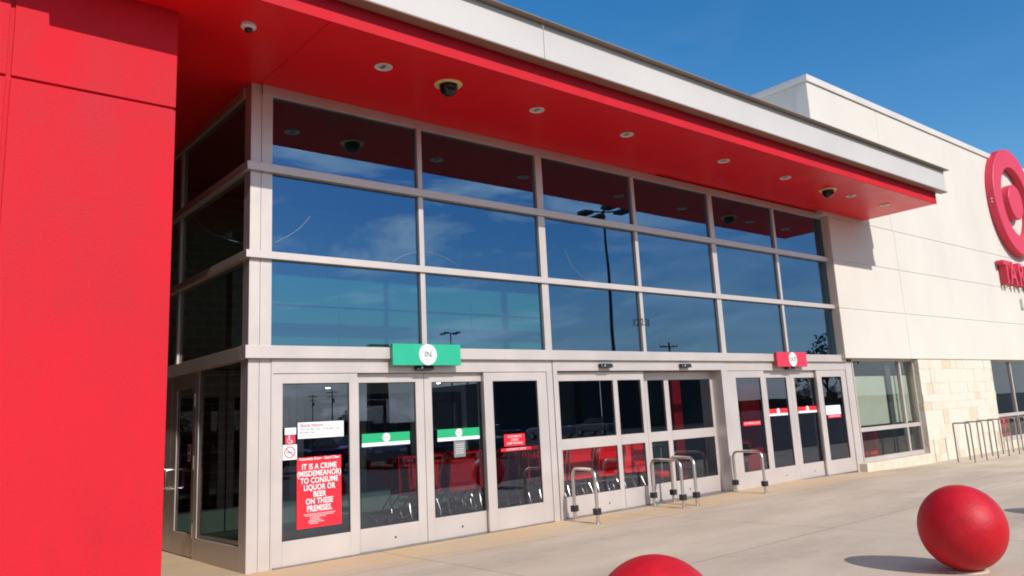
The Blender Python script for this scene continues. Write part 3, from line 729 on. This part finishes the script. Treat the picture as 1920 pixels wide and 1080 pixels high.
# ------------------------------------------------------------ red concrete balls
def ball(x, label):
    t = thing('ball_bollard', (x, -6.09, 0), label, 'bollard', 'red ball bollards along the kerb')
    MB().lathe([(0.0, .001)]+[(.361*math.sin(a), .361-.361*math.cos(a)) for a in [R(12)+i*(math.pi-R(12))/40 for i in range(41)]], n=72).build('ball', REDB, t, smooth=True)
    MB().lathe([(0, -.005), (.16, -.005), (.16, .006), (.10, .014), (0, .014)], n=36).build('base_pad', BLOCK, t, smooth=True)
ball(3.98, 'whole red ball bollard at the lower right of the pavement')
ball(-.046, 'red ball bollard cut by the bottom edge of the photo')
ball(8.02, 'red ball bollard just outside the right edge, only its shadow shows')
ball(12.06, 'red ball bollard farther right along the kerb')

# ------------------------------------------------------------ shopping carts inside
cart = thing('shopping_cart', (0, 0, 0), '', 'shopping cart', 'red shopping carts nested in the vestibule')
m = MB()
def ribs(P0, P1, P2, P3, nr, t_=.012):       # slatted plastic side between two rails: P0-P1 bottom, P3-P2 top
    P0, P1, P2, P3 = map(Vector, (P0, P1, P2, P3))
    for i in range(nr+1):
        u = i/nr; a = P0.lerp(P1, u); b = P3.lerp(P2, u); m.tube([a, b], t_, 4)
    for v in (0, .5, 1): m.tube([P0.lerp(P3, v), P1.lerp(P2, v)], t_*1.3, 5)
# y: back (handle) at 0, nose at .85 ; basket narrower at nose
ribs((-.26, .02, .50), (.26, .02, .50), (.29, 0, 1.04), (-.29, 0, 1.04), 10, .02)
ribs((-.18, .82, .62), (.18, .82, .62), (.22, .87, .98), (-.22, .87, .98), 7)
ribs((-.24, .02, .56), (-.18, .82, .62), (-.22, .87, .98), (-.29, 0, 1.02), 10)
ribs((.24, .02, .56), (.18, .82, .62), (.22, .87, .98), (.29, 0, 1.02), 10)
m.prism([(.03, .555), (.82, .61), (.82, .625), (.03, .57)], 'x', -.2, .2)
m.box(-.21, .21, .012, .022, .60, .99)
m.build('basket', CART, cart)
MB().tube([(-.29, -.07, 1.04), (.29, -.07, 1.04)], .022, 10).build('handle', CART, cart, smooth=True)
m = MB()
for s_ in (-1, 1):
    m.tube([(s_*.27, -.06, 1.03), (s_*.25, .02, .60), (s_*.24, .10, .40), (s_*.26, .02, .22), (s_*.25, 0, .17), (s_*.22, .80, .17)], .014, 8)
    m.tube([(s_*.22, .05, .55), (s_*.18, .5, .22), (s_*.19, .8, .17)], .012, 8)
m.tube([(-.22, .8, .17), (.22, .8, .17)], .013, 8); m.tube([(-.24, .1, .40), (.24, .1, .40)], .012, 8)
m.build('frame', STEEL, cart, smooth=True)
MB().box(-.22, .22, -.006, .012, .60, .88).build('child_seat', CART, cart, bevel=.01)
for s_ in (-1, 1):
    for y in (.0, .8):
        MB().lathe([(0, -.014), (.055, -.014), (.06, -.008), (.06, .008), (.055, .014), (0, .014)], (s_*.23, y, .066), 18, 'x').build('wheel', LENS, cart)
rowx = [3.2, 3.85, 4.50, 5.22, 5.86, 6.50, 7.14]
dep = ['front', 'second', 'third']
first = True
for i, x in enumerate(rowx):
    for k in range(3):
        lab = 'red shopping cart, %s in the %s nested line from the left behind the door glass' % (dep[k], ORD[i])
        y = (.70 if x > 5.1 else 1.3)+k*.27
        if first: cart.location = (x, y, .004); cart['label'] = lab; first = False
        else: dup(cart, (x+random.uniform(-.02, .02), y, .004), rz=random.uniform(-.05, .05), label=lab)
st = thing('basket_stack', (10.55, .95, .004), 'red hand basket stand behind the glass left of the OUT doors', 'basket')
m = MB()
for k in range(5): m.prism([(-.2, .40+k*.07), (.2, .40+k*.07), (.24, .56+k*.07), (-.24, .56+k*.07)], 'y', -.14, .14)
m.build('hand_baskets', CART, st, bevel=.01)
m = MB(); m.box(-.22, .22, -.16, .16, .03, .07); m.box(-.02, .02, -.02, .02, .07, .4); m.build('stand', CART, st)
ms = thing('seat_cart', (8.0, .95, .004), 'red seat of a motorised cart behind the wide middle entrance', 'cart')
MB().prism([(-.25, .32), (.35, .36), (.36, .44), (-.28, .42)], 'x', -.22, .22).build('seat', CART, ms, bevel=.03)
m = MB(); m.tube([(0, -.1, .02), (0, -.12, .85), (.0, 0, .9)], .02, 8); m.tube([(-.2, 0, .9), (.2, 0, .9)], .016, 8); m.box(-.2, .2, -.2, .3, .08, .2); m.build('frame', STEEL, ms)

# lit lamps seen through the door glass
for x, z, l in ((2.75, 2.20, 'small lit lamp seen high in the left sliding IN door'), (5.0, 2.25, 'small lit lamp seen high in the right sliding IN door')):
    t = thing('ceiling_lamp', (x, 3.6, z+.05), l, 'lamp', 'lit lamps inside the vestibule')
    MB().lathe([(0, -.035), (.035, -.03), (.045, 0), (0, 0)], n=16).build('bulb', LAMP, t)
    MB().lathe([(.05, 0), (.06, -.02), (.062, .06), (.01, .1), (.01, 3.4), (0, 3.4)], n=16).build('shade', BLK, t)

# ------------------------------------------------------------ car park across the road (seen mirrored in the glass)
pk = MB()
for row in (-24, -42):
    for i in range(16): x = -12+i*2.8; pk.box(x, x+.1, row-2.6, row+2.6, -.196, -.192)
tag(pk.build('parking_lines', YEL), kind='structure')
lp = thing('light_pole', (0, 0, -.2), '', 'light pole', 'tall light poles in the car park')
MB().tube([(0, 0, 0), (0, 0, 12.3)], [.12, .06], 12).build('pole', POLE, lp, smooth=True)
MB().lathe([(0, 0), (.32, 0), (.32, .75), (0, .75)], n=20).build('base', COPE, lp)
for a in range(4):
    m = MB(); an = a*math.pi/2+.5; c_, s_ = math.cos(an), math.sin(an)
    m.tube([(0, 0, 12.2), (c_*.8, s_*.8, 12.25)], .04, 6); m.box(c_*1.0-.3, c_*1.0+.3, s_*1.0-.3, s_*1.0+.3, 12.12, 12.28); m.build('lamp_head', POLE, lp)
def mirror(X, Zh, hreal):                    # where a thing of that height stands to be mirrored at that spot of the glass
    k = (hreal-1.5)/(Zh-1.5); return CX+(X-CX)*k, -(9.264*k-9.264)
pp = [(mirror(6.095, 4.947, 12.1), 'four-headed light pole nearest the store'), (mirror(2.843, 2.748, 12.1), 'light pole far across the car park')]
for i, ((x, y), l) in enumerate(pp):
    if i == 0: lp.location = (x, y, -.2); lp['label'] = l
    else: dup(lp, (x, y, -.2), rz=.6, label=l)
up = thing('utility_pole', (0, 0, -.2), '', 'utility pole', 'wooden utility poles beyond the car park')
MB().tube([(0, 0, 0), (0, 0, 11)], [.16, .11], 8).build('pole', WOOD, up)
m = MB(); m.box(-1.2, 1.2, -.06, .06, 10.3, 10.45); m.box(-.9, .9, -.06, .06, 9.4, 9.52)
for x in (-1.1, -.6, .6, 1.1): m.box(x-.04, x+.04, -.04, .04, 10.45, 10.65)
m.build('crossarm', WOOD, up)
MB().lathe([(0, 8.2), (.22, 8.2), (.22, 9), (0, 9)], (.3, 0, 0), 12).build('transformer', LENS, up)
uu = [(.8, 1.95), (1.05, 2.0), (7.484, 2.72), (3.1, 2.35)]
for i, (X, Z) in enumerate(uu):
    x, y = mirror(X, Z, 10.9); l = 'wooden utility pole across the road, %s of four' % ORD[i]
    if i == 0: up.location = (x, y, -.2); up['label'] = l
    else: dup(up, (x, y, -.2), rz=.3*i, label=l)
pyl = thing('pylon_sign', (*mirror(1.7, 2.6, 6.5), -.2), 'dark tall sign slab in the car park', 'sign')
MB().box(-.6, .6, -.2, .2, 0, 6.5).build('slab', POLE, pyl, bevel=.02); MB().box(-.7, .7, -.3, .3, 0, .5).build('base', COPE, pyl)
# trees
def crown(n, rx, rz_, h):
    m = MB()
    cl = [(random.gauss(0, rx*.5), random.gauss(0, rx*.5), h+random.gauss(0, rz_*.45), random.uniform(.35, .75)*rx) for _ in range(14)]
    for _ in range(n):
        cx, cy, cz, r = random.choice(cl); d = Vector((random.gauss(0, 1), random.gauss(0, 1), random.gauss(0, 1))).normalized()*r*random.uniform(.6, 1)
        c = Vector((cx, cy, cz))+d; s_ = random.uniform(.10, .26)
        a = Vector((random.gauss(0, 1), random.gauss(0, 1), random.gauss(0, 1))).normalized()*s_; b = a.cross(Vector((random.gauss(0, 1), random.gauss(0, 1), 1))).normalized()*s_
        m.quad(tuple(c-a), tuple(c-b*.6), tuple(c+a), tuple(c+b*.6))
    me = m.mesh('crown', LEAF, fix=False); return me
tr = []
for k, (n, rx, rz_, h) in enumerate(((3000, 2.4, 1.6, 4.3), (1100, 2.0, 1.8, 5.2))):
    t = thing('tree', (0, -60, -.2), '', 'tree', 'trees beyond the car park'); tr.append(t)
    o = bpy.data.objects.new('crown', crown(n, rx, rz_, h)); COL.objects.link(o); o.parent = t
    m = MB(); m.tube([(0, 0, 0), (.05, 0, 1.5), (0, .1, 3), (.1, 0, h)], [.2, .16, .12, .05], 8)
    for i in range(7):
        a = i*.9; m.tube([(0, .05, 2+.25*i), (math.cos(a)*.8, math.sin(a)*.8, 3+.3*i), (math.cos(a)*1.7, math.sin(a)*1.7, 4.2+.3*i)], [.08, .05, .015], 6)
    m.build('trunk', TRUNK, t)
k = 0
used = [0, 0]; bare = {3: (4.35, 1.92), 6: (12.75, 2.62), 9: (6.3, 1.95), 12: (7.1, 1.98)}

for i in range(26):
    a = -30+i*12.5+random.uniform(-2, 2); y = -random.uniform(150, 190); q = i % 3 == 0
    if i in bare: (a, y), q = mirror(bare[i][0], bare[i][1]-.04, 7.2), True
    t = tr[1 if q else 0]; l = '%s tree across the road, number %d from the left' % ('sparse' if q else 'dense', i+1)
    if not used[q]: t.location = (a, y, -.2); t['label'] = l; used[q] = 1
    else: dup(t, (a, y, -.2), rz=random.uniform(0, 6), label=l, sc=(random.uniform(.9, 1.3),)*3)
hb = MB()
for i in range(40):
    x = -60+i*9; h_ = random.uniform(2.6, 4.6); hb.box(x*1.6, x*1.6+14.6, -215, -205, -.2, h_)
tag(hb.build('treeline', LEAF), kind='structure')
fb = thing('distant_store', (75, -75, -.2), 'low dark store building across the car park', 'building')
MB().box(-20, 20, -8, 8, 0, 6.5).build('wall', INT, fb); MB().box(-7, 6, 8, 9.5, 0, 8.5).build('entrance_wall', INT, fb)
# parked cars
def car(label, m):
    t = thing('parked_car', (0, 0, -.2), label, 'car', 'cars parked across the road')
    prof = [(-2.2, .35), (-2.25, .75), (-2.1, .92), (-1.2, 1.02), (1.55, 1.02), (2.15, .95), (2.25, .7), (2.2, .35)]
    MB().prism(prof, 'x', -.88, .88).build('body', m, t, bevel=.08)
    cab = MB(); n0 = 0
    lo = [(-1.25, 1.0), (1.5, 1.0)]; hi = [(-.45, 1.45), (.95, 1.45)]
    v = [(-.82, lo[0][0], 1.0), (.82, lo[0][0], 1.0), (.82, lo[1][0], 1.0), (-.82, lo[1][0], 1.0), (-.64, hi[0][0], 1.45), (.64, hi[0][0], 1.45), (.64, hi[1][0], 1.45), (-.64, hi[1][0], 1.45)]
    cab.v = v; cab.f = [(0, 1, 5, 4), (1, 2, 6, 5), (2, 3, 7, 6), (3, 0, 4, 7), (4, 5, 6, 7), (3, 2, 1, 0)]; cab.build('window_glass', CARG, t, bevel=.04)
    MB().box(-.63, .63, -.4, .9, 1.45, 1.485).build('roof', m, t, bevel=.015)
    for sx_ in (-.80, .80):
        for y in (-1.4, 1.4):
            wl = MB().lathe([(0, -.11), (.28, -.11), (.33, -.08), (.33, .08), (.28, .11), (0, .11)], (sx_, y, .33), 20, 'x').build('wheel', TYRE, t, smooth=True)
            MB().lathe([(0, -.125), (.2, -.125), (.2, .125), (0, .125)], (sx_, y, .33), 16, 'x').build('rim', STEEL, wl)
    for sx_ in (-.62, .62):
        MB().box(sx_-.16, sx_+.16, -2.27, -2.2, .66, .80).build('headlight', REFL, t); MB().box(sx_-.14, sx_+.14, 2.2, 2.27, .70, .86).build('taillight', REDS, t)
    return t
cc = [(.30, .30, .31), (.02, .02, .022), (.35, .02, .02), (.02, .04, .10), (.45, .45, .45), (.05, .05, .055), (.12, .12, .13)]
cn_ = ['silver', 'black', 'dark red', 'navy', 'pale grey', 'charcoal', 'grey']
cars = [car(cn_[i]+' car parked in the nearer row', mat('car_paint_'+str(i), c, .25, metal=.3, coat=.6)) for i, c in enumerate(cc)]
for i, c in enumerate(cars):
    c.location = (3.4+i*2.8*(1.0), -24, -.2); c.rotation_euler.z = 0 if i % 2 else math.pi
for i in range(8):
    dup(cars[(i*3) % 7], (8+i*5.6, -42, -.2), rz=0, label='%s car in the farther row, %s from the left' % (cn_[(i*3) % 7], ORD[i]))
